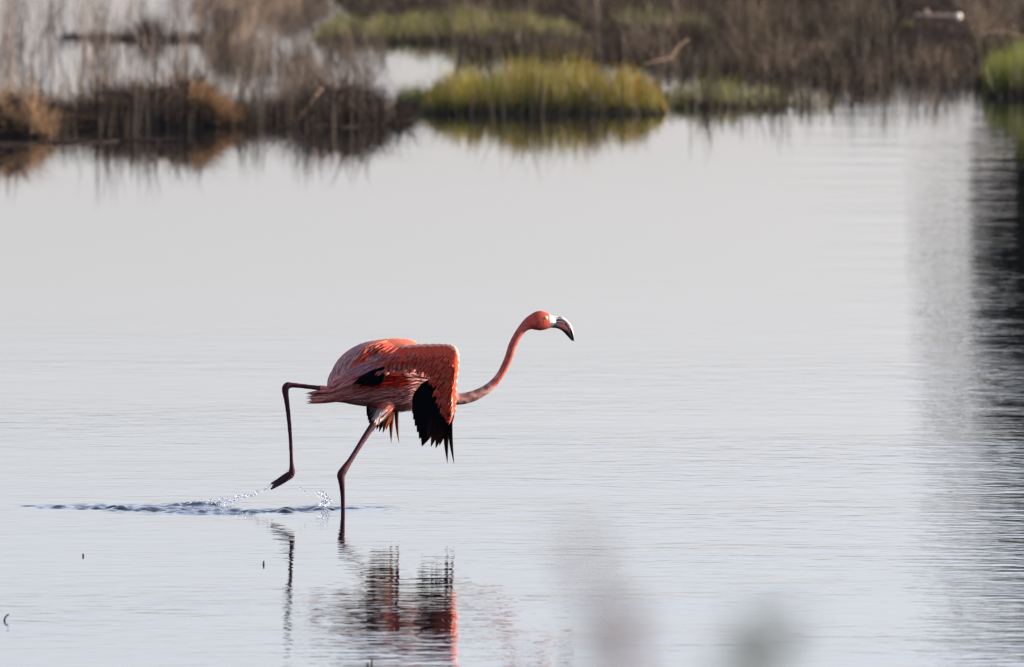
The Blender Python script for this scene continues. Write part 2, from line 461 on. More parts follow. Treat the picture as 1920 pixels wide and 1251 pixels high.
setcol(me, np.tile((.62, .50, .22), (len(me.vertices), 1)))
eye = link('eye', me, bird, M_BILL)
bm = bmesh.new()
bmesh.ops.create_uvsphere(bm, u_segments=10, v_segments=8, radius=.0026)
me = bpy.data.meshes.new('pupil'); bm.to_mesh(me); bm.free()
me.transform(Matrix.Translation(B(1023.8, 596.3, dB(1023) - .0252)))
setcol(me, np.tile((.01, .01, .01), (len(me.vertices), 1)))
link('pupil', me, eye, M_BILL)
# webbed foot of the raised leg ----------------------------------
fp = [(549, 886, .142), (541, 884, .16), (530, 891, .175), (519, 899, .185), (509, 907, .188), (514, 908.5, .17), (508.5, 917, .14), (517, 913, .12), (527, 908.5, .11), (538, 902, .12), (548, 894, .136)]
v = [B(*p) for p in fp] ; n = len(v)
vv = [p + Vector((.001, -.006, .002)) for p in v] + [p + Vector((-.001, .006, -.002)) for p in v]
ff = [tuple(range(n))[::-1], tuple(range(n, 2 * n))] + [(i, (i + 1) % n, n + (i + 1) % n, n + i) for i in range(n)]
link('webbed_foot', mesh('webbed_foot', vv, ff, np.tile(LEG * .55, (2 * n, 1)), smooth=False), bird, M_BODY)
for (a, b) in (((546, 886, .15), (509, 907, .188)), ((547, 889, .138), (511, 912, .16)), ((547, 892, .132), (508, 917, .14))):
    st = [(*a, 4.6, .008), ((a[0] + b[0]) / 2, (a[1] + b[1]) / 2 + .8, (a[2] + b[2]) / 2 - .004, 3.6, .006), (*b, 1.8, .004)]
    g = tube(st, 4, 8)
    link('toe', mesh('toe', g[0], g[1], np.tile(LEG * .8, (len(g[0]), 1))), bird, M_BODY)

def stick_mesh(name, pts, r0, r1, col, seg=7):
    P = catmull([tuple(p) for p in pts], 4); n = len(P)
    T = np.gradient(P, axis=0); T /= np.linalg.norm(T, axis=1)[:, None]
    V, F = [], []
    for i in range(n):
        a = np.cross(T[i], (.3, 1, .2)); a /= np.linalg.norm(a); b = np.cross(T[i], a)
        r = r0 + (r1 - r0) * i / (n - 1)
        r *= 1 + .12 * math.sin(i * 2.3)
        for k in range(seg):
            t = 2 * math.pi * k / seg
            V.append(P[i] + (a * math.cos(t) + b * math.sin(t)) * r)
    for i in range(n - 1):
        for k in range(seg):
            k2 = (k + 1) % seg
            F.append((i * seg + k, i * seg + k2, (i + 1) * seg + k2, (i + 1) * seg + k))
    F.append(tuple(range(seg))[::-1]); F.append(tuple(range((n - 1) * seg, n * seg)))
    return mesh(name, V, F, np.tile(col, (len(V), 1)))
# feathers --------------------------------------------------------
def feather(base, tip, width, nrm, bend=0.0, side=0.0, nseg=9, pointed=.55, thick=.0012, root=.35):
    """a vane with a raised shaft: returns verts, faces"""
    base, tip, nrm = (np.asarray(x, dtype=float) for x in (base, tip, nrm))
    ax = tip - base; Lh = np.linalg.norm(ax); ax /= Lh
    nrm = nrm - ax * nrm.dot(ax); nrm /= np.linalg.norm(nrm)
    sd_ = np.cross(ax, nrm)
    vs, fs = [], []
    for i in range(nseg + 1):
        t = i / nseg
        w = width * (root + (1 - root) * math.sin(min(t / .45, 1) * math.pi / 2)) * (1 - max(0, (t - pointed) / (1 - pointed)) ** 1.9)
        w = max(w, width * .03)
        cpt = base + ax * Lh * t + nrm * bend * Lh * math.sin(t * math.pi) + sd_ * side * Lh * math.sin(t * math.pi)
        vs += [cpt - sd_ * w / 2 - nrm * w * .05, cpt + nrm * thick, cpt + sd_ * w / 2 - nrm * w * .05, cpt - nrm * thick]
    for i in range(nseg):
        a, b = i * 4, i * 4 + 4
        for k in range(4):
            k2 = (k + 1) % 4
            fs.append((a + k, a + k2, b + k2, b + k))
    fs.append((3, 2, 1, 0)); e = nseg * 4; fs.append((e, e + 1, e + 2, e + 3))
    return vs, fs
CAMN = np.array((0, -1, .07))
def feather_obj(name, b, t, w, parent, mat, col, tipcol=None, nrm=CAMN, **kw):
    v, f = feather(B(*b), B(*t), w * S, nrm, **kw)
    n = len(v) // 4
    tt = np.repeat(np.linspace(0, 1, n), 4)
    cc = np.tile(col, (len(v), 1)) if tipcol is None else mixc(np.tile(col, (len(v), 1)), np.asarray(tipcol), smooth(.45, 1, tt))
    return link(name, mesh(name, v, f, cc), parent, mat)
def patch(rows, nu=5, nv=5):
    """smooth surface through rows of (px, py, depth)"""
    R = np.array([catmull(r, nv) for r in rows])           # rows x cols x 3
    R = np.stack([catmull(R[:, j], nu) for j in range(R.shape[1])], 1)
    P = np.array([[B(*p) for p in row] for row in R])
    return P
def patch_mesh(name, P, thick, col):
    nu, nv = P.shape[:2]
    du = np.gradient(P, axis=0); dv = np.gradient(P, axis=1)
    N = np.cross(du, dv); N /= np.linalg.norm(N, axis=2)[..., None] + 1e-9
    if N[nu // 2, nv // 2, 1] > 0: N = -N
    # fat along the leading edge, thin at the trailing edge
    prof = np.linspace(1, .12, nv)[None, :, None] * thick
    ends = np.sin(np.clip(np.linspace(0, 1, nu) * 8, 0, 1) * math.pi / 2)[:, None, None]
    A = P + N * prof * ends * .5; Bk = P - N * prof * ends * .5
    V = np.concatenate([A.reshape(-1, 3), Bk.reshape(-1, 3)])
    idx = np.arange(nu * nv).reshape(nu, nv); o = nu * nv
    q = np.stack([idx[:-1, :-1], idx[1:, :-1], idx[1:, 1:], idx[:-1, 1:]], -1).reshape(-1, 4)
    F = [tuple(x) for x in q] + [tuple(x[::-1] + o) for x in q]
    rim = list(idx[:, 0]) + list(idx[-1, 1:]) + list(idx[::-1, -1][1:]) + list(idx[0, ::-1][1:-1])
    for i in range(len(rim)):
        a, b = rim[i], rim[(i + 1) % len(rim)]
        F.append((b, a, a + o, b + o))
    return mesh(name, V, F, np.tile(col, (len(V), 1))), N
def coverts(name, P, N, count, length, width, colf, parent, lift=.003, vmax=.92, sweep=0.0, umax=1.0):
    nu, nv = P.shape[:2]; V, F, Cc = [], [], []
    spots = sorted([(random.random() * umax, random.random() * vmax) for _ in range(count)], key=lambda s: -s[1])
    for u, v in spots:
        i = min(int(u * (nu - 1)), nu - 2); j = min(int(v * (nv - 1)), nv - 2)
        fu, fv = u * (nu - 1) - i, v * (nv - 1) - j
        p = P[i, j] * (1 - fu) * (1 - fv) + P[i + 1, j] * fu * (1 - fv) + P[i, j + 1] * (1 - fu) * fv + P[i + 1, j + 1] * fu * fv
        d = P[i, j + 1] - P[i, j]; d /= np.linalg.norm(d)
        d2 = P[i + 1, j] - P[i, j]; d2 /= np.linalg.norm(d2)
        d = d + d2 * (sweep + random.uniform(-.18, .18)); d /= np.linalg.norm(d)
        n = N[i, j]
        Lf = length * random.uniform(.75, 1.25)
        b = p + n * (lift * .5 + .003 * (1 - v)); t = b + d * Lf + n * random.uniform(-.003, .0005)
        vs, fs = feather(b, t, width * random.uniform(.8, 1.2), n, bend=.02, nseg=4, pointed=.4, thick=.0003)
        o = len(V); V += vs; F += [tuple(k + o for k in f) for f in fs]
        c0 = colf(u, v); k = random.uniform(.88, 1.12)
        for s_ in range(5): Cc += [c0 * k * (1 + .10 * s_ / 4)] * 4
    return link(name, mesh(name, V, F, Cc), parent, M_FEATHER, 'stuff')

near_rows = [[(742, 664, .27), (716, 674, .262), (692, 688, .25), (668, 704, .235)],
             [(752, 656, .245), (740, 667, .225), (730, 680, .21), (720, 691, .20)],
             [(782, 652.5, .195), (774, 664, .17), (767, 677, .155), (761, 689, .145)],
             [(815, 651.5, .135), (808, 664, .11), (801, 678, .095), (795, 690, .09)],
             [(842, 652.5, .085), (833, 667, .05), (823, 684, .04), (812, 702, .045)],
             [(852.5, 659, .05), (846, 678, .02), (832, 697, .015), (815, 717, .03)],
             [(855, 680, .03), (850, 699, .0), (838, 716, .0), (822, 736, .02)],
             [(851.5, 714, .01), (847, 727, -.01), (839, 741, -.01), (830, 755, .01)],
             [(850, 745, .0), (847, 752, -.012), (843, 759, -.012), (838, 768, .0)],
             [(849, 772, .0), (848, 775, -.008), (847, 778, -.008), (846, 781, .0)]]
def far(p):                        # the mirrored wing on the far side of the body
    return (p[0] - 97, p[1] - 24 - .12 * (p[1] - 700), .66 - p[2])
far_rows = [[(619, 704, .47), (625, 711, .42), (631, 717, .37), (640, 724, .33)],
            [(640, 674, .53), (648, 689, .46), (656, 703, .39), (666, 716, .33)],
            [(664, 655.5, .57), (675, 671, .49), (684, 689, .41), (696, 708, .33)],
            [(692, 645.5, .60), (702, 658, .52), (712, 674, .44), (722, 692, .34)],
            [(722, 641, .63), (730, 648, .56), (740, 660, .47), (750, 676, .36)],
            [(750, 640, .65), (756, 645, .58), (764, 653, .49), (774, 668, .38)],
            [(772, 643.5, .66), (777, 647, .60), (782, 654, .52), (792, 668, .40)],
            [(780, 649.5, .66), (783, 653, .60), (788, 661, .52), (797, 674, .42)]]
def arm_col(u, v):
    if v < .10: return np.array((.56, .25, .18)) * random.uniform(.85, 1.1)  # paler front edge: the sunlit rim painted into the coverts
    if u < .25: return mixc(LILAC, CORAL, np.array(u * 4 * .7 + random.uniform(-.2, .3)))
    return mixc(CORAL, PINK, np.array(random.uniform(-.3, .8)))
def far_col(u, v):
    if v < .14 and u > .4: return np.array((.50, .15, .09)) * random.uniform(.9, 1.1)  # sunlit top strip of the far wing painted as lighter orange
    if u > .55: return mixc(CORAL, PINK, np.array(random.uniform(0, .7)))
    k = float(vnoise(np.array(v * 7 + u * 3), np.array(u * 2), 51)) + .5
    return mixc(mixc(LILAC, PALE, np.array(random.random())), CORAL, np.array((k - .6) * 5))
# near wing
near_rows = [[(a, b, d - .075) for a, b, d in r] for r in near_rows]
P = patch(near_rows)
me, N = patch_mesh('wing', P, .022, CORAL)
wing = link('wing', me, bird, M_FEATHER)
wing['label'] = 'near wing with coral coverts and black flight feathers hanging down'
coverts('covert_feathers', P, N, 620, .040, .015, arm_col, wing, lift=.004)
NW = -.06
def leading_edge(P, r0, r1, parent, col):  # tube added along the edge, its pale peach colour imitating a sunlit rim
    pts = P[:, 0] + (P[:, 0] - P[:, 1]) * .15
    link('leading_edge', stick_mesh('leading_edge', pts[::3], r0, r1, col, 12), parent, M_FEATHER)
leading_edge(P[6:], .0135, .010, wing, np.array((.60, .31, .23)))
prim = [((818, 712, .06), (773, 766, .10), 26), ((819, 715, .055), (773, 775, .092), 25), ((820, 718, .05), (775, 787, .085), 24), ((822, 721, .047), (778, 799, .078), 23), ((823, 724, .045), (782, 811, .07), 22), ((825, 727, .04), (786, 823, .062), 21), ((827, 730, .035), (791, 837, .055), 21), ((831, 736, .025), (800, 828, .045), 18),
        ((835, 742, .018), (808, 838, .035), 16), ((839, 748, .01), (817, 841, .028), 15), ((842, 752, .004), (824, 836, .02), 14), ((845, 748, .0), (839, 869, .016), 11), ((848, 742, -.004), (851.5, 871, .01), 9)]
prim = [((b[0], b[1], b[2] + NW), (t[0], t[1], t[2] + NW), w * (1.35 if w > 12 else 1.0)) for b, t, w in prim]
for i, (b, t, w) in enumerate(prim):
    feather_obj('primary_feather', b, t, w, wing, M_BLACK, BLACK, BLACK * 1.2 if i < 7 else np.array((.018, .007, .005)), nrm=CAMN + np.array((-.25, 0, 0)), side=(.0 if i < 11 else .05), bend=-.02, pointed=.62 if i < 7 else .45, nseg=10)
for i in range(9):                 # under-layer of black feathers closes the fan
    k = i / 8
    feather_obj('primary_covert', (821 + 24 * k, 714 + 48 * k, .05 - .04 * k + NW), (789 + 46 * k, 775 + 28 * k, .10 - .07 * k + NW), 30 - 8 * k, wing, M_BLACK, BLACK, nrm=CAMN, pointed=.6)
for i, (b, t, w) in enumerate((((722, 689, .20), (661, 720, .235), 11), ((723, 693, .20), (668, 721, .225), 13), ((723, 697, .20), (678, 723, .215), 14), ((722, 701, .20), (689, 724, .205), 14), ((721, 704, .20), (699, 723, .20), 14))):
    feather_obj('secondary_feather', (b[0], b[1], b[2] - .085), (t[0], t[1], t[2] - .085), w * 1.2, wing, M_BLACK, BLACK, nrm=CAMN, pointed=.5)
for i in range(11):                # secondary coverts, their sunlit tips painted as a paler colour
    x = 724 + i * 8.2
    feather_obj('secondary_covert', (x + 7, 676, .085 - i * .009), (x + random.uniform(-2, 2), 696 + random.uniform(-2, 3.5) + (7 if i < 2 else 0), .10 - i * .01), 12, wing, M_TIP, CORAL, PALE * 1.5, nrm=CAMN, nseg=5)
# far wing
P = patch(far_rows)
me, N = patch_mesh('wing', P, .02, PINK)
uu = np.tile(np.repeat(np.linspace(0, 1, P.shape[0]), P.shape[1]), 2)
sc_ = mixc(np.tile(mixc(LILAC, PALE, np.array(.35)), (len(uu), 1)), np.array((.50, .13, .075)), smooth(.38, .62, uu))  # shaded lilac end and sunlit orange end put into the colour
me.color_attributes.remove(me.color_attributes['Col']); setcol(me, sc_)
wing2 = link('wing', me, bird, M_FEATHER)
wing2['label'] = 'far wing raised over the back, its black tips showing below the belly'
coverts('covert_feathers', P, N, 300, .105, .015, far_col, wing2, sweep=-.9, lift=.008, umax=.62)
leading_edge(P[12:], .010, .011, wing2, np.array((.60, .31, .23)))
hand = [[far(p) for p in r] for r in near_rows[5:]]
P = patch(hand)
me, N = patch_mesh('wing_hand', P, .02, CORAL)
link('wing_hand', me, wing2, M_FEATHER)
for i, (b, t, w) in enumerate(prim):
    f0, f1 = far(b), far(t)
    tips = [(688, 772), (688, 780), (690, 788), (692, 794), (694, 800), (696, 805), (699, 809), (706, 806), (711, 810), (718, 812), (724, 806), (733.5, 831), (748, 832)]
    feather_obj('primary_feather', f0, (tips[i][0], tips[i][1], f1[2]), w * .9, wing2, M_BLACK, BLACK, np.array((.13, .035, .014)) if i > 8 else BLACK * 2, nrm=CAMN, side=(.0 if i < 11 else .05), bend=.02, pointed=.45, nseg=10)  # orange-brown outer tips paint light coming through the feathers
for i in range(5):
    feather_obj('secondary_feather', (676 - i * 5, 650.5 + i * 4.2, .57 - i * .012), (640 - i * 5, 672 + i * 8, .52 - i * .015), 7, wing2, M_BLACK, BLACK, nrm=CAMN, pointed=.5)
# long soft shoulder plumes trailing over the rump, and the tail
for i in range(26):
    k = i / 25 + random.uniform(-.02, .02)
    b = (742 - 40 * random.random(), 676 + 22 * k + random.uniform(-5, 5), .20 + .12 * (1 - k))
    t = (602 + 52 * random.random() + 10 * (1 - k), 712 + 26 * k + random.uniform(-5, 4), .185 + .11 * (1 - k))
    feather_obj('shoulder_plume', b, t, random.uniform(9, 14), bird, M_FEATHER, mixc(LILAC, PINK, np.array(random.random())), mixc(PALE, CORAL, np.array(random.random() ** 2)), nrm=(0, -.8, .6), bend=.05, side=random.uniform(-.02, .02), pointed=.35)
for i in range(13):
    k = i / 12
    b = (668 + random.uniform(-10, 10), 731 + 14 * k, .235 - .03 * k + random.uniform(-.01, .01))
    t = (577 + 5 * math.sin(i * 2.4), 735 + 22 * k + random.uniform(-1.5, 1.5), .19 + random.uniform(-.03, .03))
    feather_obj('tail_feather', b, t, random.uniform(8, 11), bird, M_FEATHER, mixc(LILAC, PINK, np.array(random.random())), mixc(PALE, CORAL, np.array(random.random())), nrm=(0, -.85, .5), bend=.02, pointed=.5)
# contour feathers of the breast, flank and rump
bco, bX, bY = co, X, Yp
nrm = np.zeros(len(body.data.vertices) * 3, dtype=np.float32); body.data.vertices.foreach_get('normal', nrm); nrm = nrm.reshape(-1, 3).astype(float)
cand = np.where((bX > 610) & (bX < 846) & (bY < 774) & ~legm & ~((bX > 692) & (bX < 735) & (bY > 752)))[0]
pick = rng.choice(cand, 1500, replace=False)
V, F, Cc = [], [], []
for i in pick[np.argsort(bX[pick])]:
    n = nrm[i]; d = np.array((-1, -.36, -.16 + random.uniform(-.28, .18) + (.5 if bX[i] > 800 else 0) * (bY[i] - 735) / -60))
    d = d - n * d.dot(n); d /= np.linalg.norm(d)
    b = co[i] + n * .0005; Lf = random.uniform(.045, .085)
    v, f = feather(b, b + d * Lf + n * random.uniform(-.004, .001), random.uniform(.008, .013), n, bend=.02, nseg=4, pointed=.3, thick=.0003)
    o = len(V); V += v; F += [tuple(k + o for k in ff_) for ff_ in f]
    f1 = float(vnoise(np.array(bX[i] / 42), np.array((bY[i] + .25 * bX[i]) / 7), 41)) + .5; f2 = float(vnoise(np.array(bX[i] / 30 + 9), np.array((bY[i] + .25 * bX[i]) / 9), 42)) + .5
    c0 = mixc(mixc(PINK, PALE, np.array(f1 * 1.3 - .2)), LILAC, np.array(f2 * 1.4 - .4))
    if bY[i] < 724 and bX[i] > 690: c0 = mixc(c0, np.array((.20, .014, .007)), np.array((726 - bY[i]) / 8))       # deep crimson puts the shade under the wing into the colour
    if bX[i] > 780 and bY[i] > 694: c0 = mixc(c0, PALE * 1.25, np.array((bX[i] - 780) / 12))  # pale flank by the shoulder: sunlight put into the feather colour
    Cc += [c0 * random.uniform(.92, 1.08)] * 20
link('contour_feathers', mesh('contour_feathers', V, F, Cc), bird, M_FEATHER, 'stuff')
# ragged white feathering of the thigh
V, F, Cc = [], [], []
for i in rng.choice(np.where(thigh)[0], 24):
    n = nrm[i]; d = np.array((-.45, -.2, -1.0)); d = d - n * d.dot(n); d /= np.linalg.norm(d)
    b = co[i] + n * .001
    v, f = feather(b, b + d * .018 + n * .001, .007, n, nseg=3, pointed=.3, thick=.0005)
    o = len(V); V += v; F += [tuple(k + o for k in ff_) for ff_ in f]; Cc += [WHITE * .42 * random.uniform(.7, 1.1)] * 16
link('thigh_feathers', mesh('thigh_feathers', V, F, Cc), bird, M_FEATHER, 'stuff')

# ------------------------------------------------------------------ marsh vegetation
def blades(base, height, lean, width, col, tipcol=None, droop=.3):
    """arrays -> mesh arrays; five vertices and two faces and a tip for each blade"""
    n = len(base)
    az = rng.uniform(0, 2 * np.pi, n)
    side = np.stack([np.cos(az), np.sin(az) * .6, np.zeros(n)], 1) * (width * .5)[:, None]
    tip = base + np.concatenate([lean, np.zeros((n, 1))], 1) * height[:, None] + np.array((0, 0, 1.0)) * (height * (1 - droop * np.minimum(np.linalg.norm(lean, axis=1), 1) ** 2))[:, None]
    mid = base + (tip - base) * .5 + np.concatenate([-lean * .12 * height[:, None], (height * .05)[:, None]], 1)
    V = np.stack([base - side, base + side, mid + side * .8, mid - side * .8, tip], 1).reshape(-1, 3)
    i = np.arange(n) * 5
    Q = np.stack([i, i + 1, i + 2, i + 3], 1); T = np.stack([i + 3, i + 2, i + 4], 1)
    if tipcol is None: tipcol = col
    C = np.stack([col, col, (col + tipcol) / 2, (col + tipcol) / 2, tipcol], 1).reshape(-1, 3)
    return V, Q, T, C
def pick_cols(n, pal):
    pal = np.asarray(pal); k = rng.integers(0, len(pal), n); k2 = rng.integers(0, len(pal), n); t = rng.random((n, 1))
    return (pal[k] * (1 - t) + pal[k2] * t) * rng.uniform(.7, 1.25, (n, 1))
def gxy(px, py):
    return np.array([ground(a, b) for a, b in zip(px, py)])
def grow(name, px, py, hgt, spread, width, pal, tip=None, mat=None, parent=None, kind=None, z=0.0, droop=.3):
    n = len(px)
    b = gxy(px, py); b[:, 2] = z - .01
    lean = rng.normal(0, spread, (n, 2))
    c = pick_cols(n, pal)
    V, Q, T, C = blades(b, hgt, lean, width, c, pick_cols(n, tip) if tip is not None else None, droop)
    return link(name, npmesh(name, V, Q, T, C), parent, mat or M_BLADE, kind)
def clumpy(n, x0, x1, y0, y1, cl=14, sx=30, sy=5):
    """points gathered in loose clumps inside a rectangle of the picture"""
    k = rng.integers(0, cl, n); cx = rng.uniform(x0, x1, cl); cy_ = rng.uniform(y0, y1, cl)
    return np.clip(cx[k] + rng.normal(0, sx, n), x0 - 20, x1 + 20), np.clip(cy_[k] + rng.normal(0, sy, n), y0 - 4, y1 + 4)
DRY = [(.100, .072, .046), (.062, .046, .033), (.145, .102, .062), (.045, .034, .026), (.082, .062, .044)]
DARK = [(.013, .011, .011), (.023, .018, .015), (.008, .008, .009)]
GREY = [(.13, .108, .092), (.095, .08, .07), (.17, .14, .115)]
STRAW = [(.42, .25, .115), (.33, .19, .085), (.50, .32, .16), (.20, .11, .055)]
GRN = [(.060, .085, .012), (.092, .115, .014), (.045, .060, .014), (.14, .145, .020)]
GRN_O = [(.19, .13, .016), (.22, .09, .016), (.15, .145, .016)]

# the dense brown scrub on the mudflat: one mass nobody could count
def scrub(n, x0, x1, y0, y1, h0, h1, pal, tip, w=(.004, .012), cl=40, sx=28, sy=6, spread=.28, name='dry_scrub'):
    x, y = clumpy(n, x0, x1, y0, y1, cl, sx, sy)
    return x, y, rng.uniform(h0, h1, n), rng.uniform(*w, n)
def stuff(name, sets, pal, tip, label, cat, spread=.26, mat=None):
    x = np.concatenate([s[0] for s in sets]); y = np.concatenate([s[1] for s in sets]); h = np.concatenate([s[2] for s in sets]); w = np.concatenate([s[3] for s in sets])
    # stands differ: taller and lower, paler and darker patches
    k1 = vnoise(x / 46 + 3, y / 13, 21) + .6 * vnoise(x / 17, y / 6, 22)
    h = h * np.clip(1 + 1.1 * (vnoise(x / 60, y / 14, 23) + .7 * vnoise(x / 22, y / 9, 24)), .35, 1.7)
    if name == 'dry_scrub':        # trodden gap round the log, low growth before the green patch
        h = np.where((x > 1690) & (x < 1825) & (y > 28) & (y < 125), h * .22, h); h = np.where((x > 860) & (x < 1360) & (y > 55) & (y < 108), h * .5, h)
    n = len(x); b_ = gxy(x, y); b_[:, 2] = -.01
    sh = np.exp(2.2 * k1)[:, None]
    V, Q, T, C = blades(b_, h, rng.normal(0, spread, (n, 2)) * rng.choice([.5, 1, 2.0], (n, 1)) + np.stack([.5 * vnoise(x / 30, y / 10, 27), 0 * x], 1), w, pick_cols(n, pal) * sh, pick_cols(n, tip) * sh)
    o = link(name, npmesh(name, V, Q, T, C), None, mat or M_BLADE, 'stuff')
    return tag(o, label, cat)
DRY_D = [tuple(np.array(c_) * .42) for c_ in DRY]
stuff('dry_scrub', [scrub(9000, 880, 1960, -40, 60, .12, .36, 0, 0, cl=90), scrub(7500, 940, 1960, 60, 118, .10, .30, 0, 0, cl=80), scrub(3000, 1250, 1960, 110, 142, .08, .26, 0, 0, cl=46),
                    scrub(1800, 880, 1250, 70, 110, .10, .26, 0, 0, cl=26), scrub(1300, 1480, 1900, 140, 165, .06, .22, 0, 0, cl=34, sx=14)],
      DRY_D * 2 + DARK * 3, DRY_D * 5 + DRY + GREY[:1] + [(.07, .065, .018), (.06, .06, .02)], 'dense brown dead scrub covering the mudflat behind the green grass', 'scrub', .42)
stuff('thin_scrub', [scrub(2900, 390, 610, -40, 55, .10, .32, 0, 0, (.003, .007), cl=26), scrub(1900, 455, 700, 90, 200, .06, .24, 0, 0, (.003, .006), cl=34, sx=20), scrub(900, 400, 470, 60, 120, .06, .26, 0, 0, (.003, .006), cl=12, sx=14), scrub(1500, 560, 900, -60, 30, .1, .26, 0, 0, (.003, .008), cl=26)],
      DRY + DRY_D, GREY + DRY, 'thin grey-brown dead scrub standing in water behind the dark mounds', 'scrub', .42)
stuff('low_scrub', [scrub(900, 130, 430, 66, 78, .02, .08, 0, 0, (.004, .010), 20, 20, 3)], DARK, DARK + DRY_D, 'low dark dead growth lining the narrow far mud spit', 'scrub', .5)
stuff('sparse_reeds', [scrub(360, -20, 420, -60, 70, .15, .42, 0, 0, (.003, .008), 26, 14, 8), scrub(560, -20, 380, 70, 205, .12, .42, 0, 0, (.003, .008), 40, 13, 8)],
      DRY + GREY, GREY, 'sparse pale dead reeds standing in bright water behind the straw mounds', 'reeds', .17)

# green grass clumps: each is one plant mass with an outline of its own
def grass(name, label, x0, x1, yb, depth, n, h, pal, tip, spread=.16, edge=.25, z=.0, group=None, orange=None):
    x = rng.uniform(x0, x1, n); t = (x - x0) / (x1 - x0)
    y = yb + rng.uniform(-depth, 0, n)
    prof = np.minimum(1, np.minimum(t, 1 - t) / edge) ** .5 * (.62 + .5 * (vnoise(t * 9, t * 0 + x0, 4) + .5) + .35 * (vnoise(t * 31, t * 0 + x0, 5) + .5))
    hh = h * prof * rng.uniform(.35, 1.0, n) * np.where(rng.random(n) < .06, 1.35, 1)
    base = ground((x0 + x1) / 2, yb)
    root = thing(name, (base.x, base.y, 0), label, 'grass', group)
    b = gxy(x, y); b[:, 2] = z - .01
    c = pick_cols(n, [np.array(p) * .6 for p in pal] + DARK[:1]); tc = pick_cols(n, tip)  # blade feet darkened to paint the shade low in the clump
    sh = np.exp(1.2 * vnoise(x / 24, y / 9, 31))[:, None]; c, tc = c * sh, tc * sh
    if orange is not None:
        k = np.clip((t - orange) / (1 - orange), 0, 1)[:, None] * (rng.random((n, 1)) < .6)
        tc = tc * (1 - k) + pick_cols(n, GRN_O) * k
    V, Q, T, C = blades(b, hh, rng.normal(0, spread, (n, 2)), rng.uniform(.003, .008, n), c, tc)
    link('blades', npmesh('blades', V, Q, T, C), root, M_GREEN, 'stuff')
    # dark blades at the clump's foot stand in for its base shadow
    m = n // 11
    x = rng.uniform(x0 + 10, x1 - 6, m); y = yb + rng.uniform(-3, 2, m)
    b = gxy(x, y); b[:, 2] = z - .01
    V, Q, T, C = blades(b, rng.uniform(.03, .10, m), rng.normal(0, .5, (m, 2)), rng.uniform(.005, .012, m), pick_cols(m, DARK), pick_cols(m, DARK))
    link('shade_skirt', npmesh('shade_skirt', V, Q, T, C), root, M_BLADE, 'stuff')
    return root
grass('grass_clump', 'broad yellow-green grass clump at the water edge, turning orange at one end', 786, 1252, 213, 26, 7000, .29, GRN, GRN[1:] + GRN_O, orange=.40, edge=.15, spread=.2)
grass('grass_clump', 'low dull green grass clump beside the broad yellow-green clump', 1225, 1485, 203, 18, 1500, .19, GRN[:1] + DRY[:2] + GRN[2:3], GRN + DRY[:2], spread=.30, edge=.45)
grass('grass_clump', 'bright fresh green grass clump in front of the brown scrub, alone', 1842, 2010, 182, 26, 3600, .27, GRN[:3], [(.10, .125, .011), (.13, .145, .015), (.075, .095, .011)], edge=.1)
grass('grass_patch', 'olive green grass strip behind the bright water gap and dead scrub', 580, 1100, 80, 30, 6000, .19, GRN[:3] + DRY, GRN_O[2:] + GRN[:3] + DRY[:3])
grass('grass_patch', 'mid green grass patch among the far brown scrub', 1120, 1345, 62, 24, 2600, .15, [(.05, .07, .02), (.07, .085, .02)] + DRY[:1], [(.06, .085, .02), (.085, .10, .025), (.05, .07, .02)] + DRY[:2])
grass('grass_patch', 'olive brown low grass strip in the far scrub before the pale log', 1390, 1690, 66, 16, 1900, .09, GRN[2:3] + DRY_D, GRN[:1] + GRN_O[2:] + DRY[:3], spread=.4)
grass('grass_patch', 'faint low green tuft in the dark scrub next to the pale log', 1670, 1720, 58, 8, 380, .07, GRN[2:3], GRN[:1])
grass('grass_patch', 'small green tuft in the scrub above the low dull green clump', 1530, 1585, 52, 8, 380, .08, GRN[2:3], GRN[:1])
grass('grass_tuft', 'tiny ragged green tuft in the shallows past the low dull green clump', 1478, 1570, 202, 12, 190, .12, GRN[2:3] + DRY[:1], GRN[:1] + DRY[:1], spread=.3)
grass('grass_tuft', 'leafy green tuft at the tapering end of the broad yellow-green clump', 742, 806, 204, 12, 420, .17, GRN[2:3] + DRY[:1], GRN[:2], spread=.35)

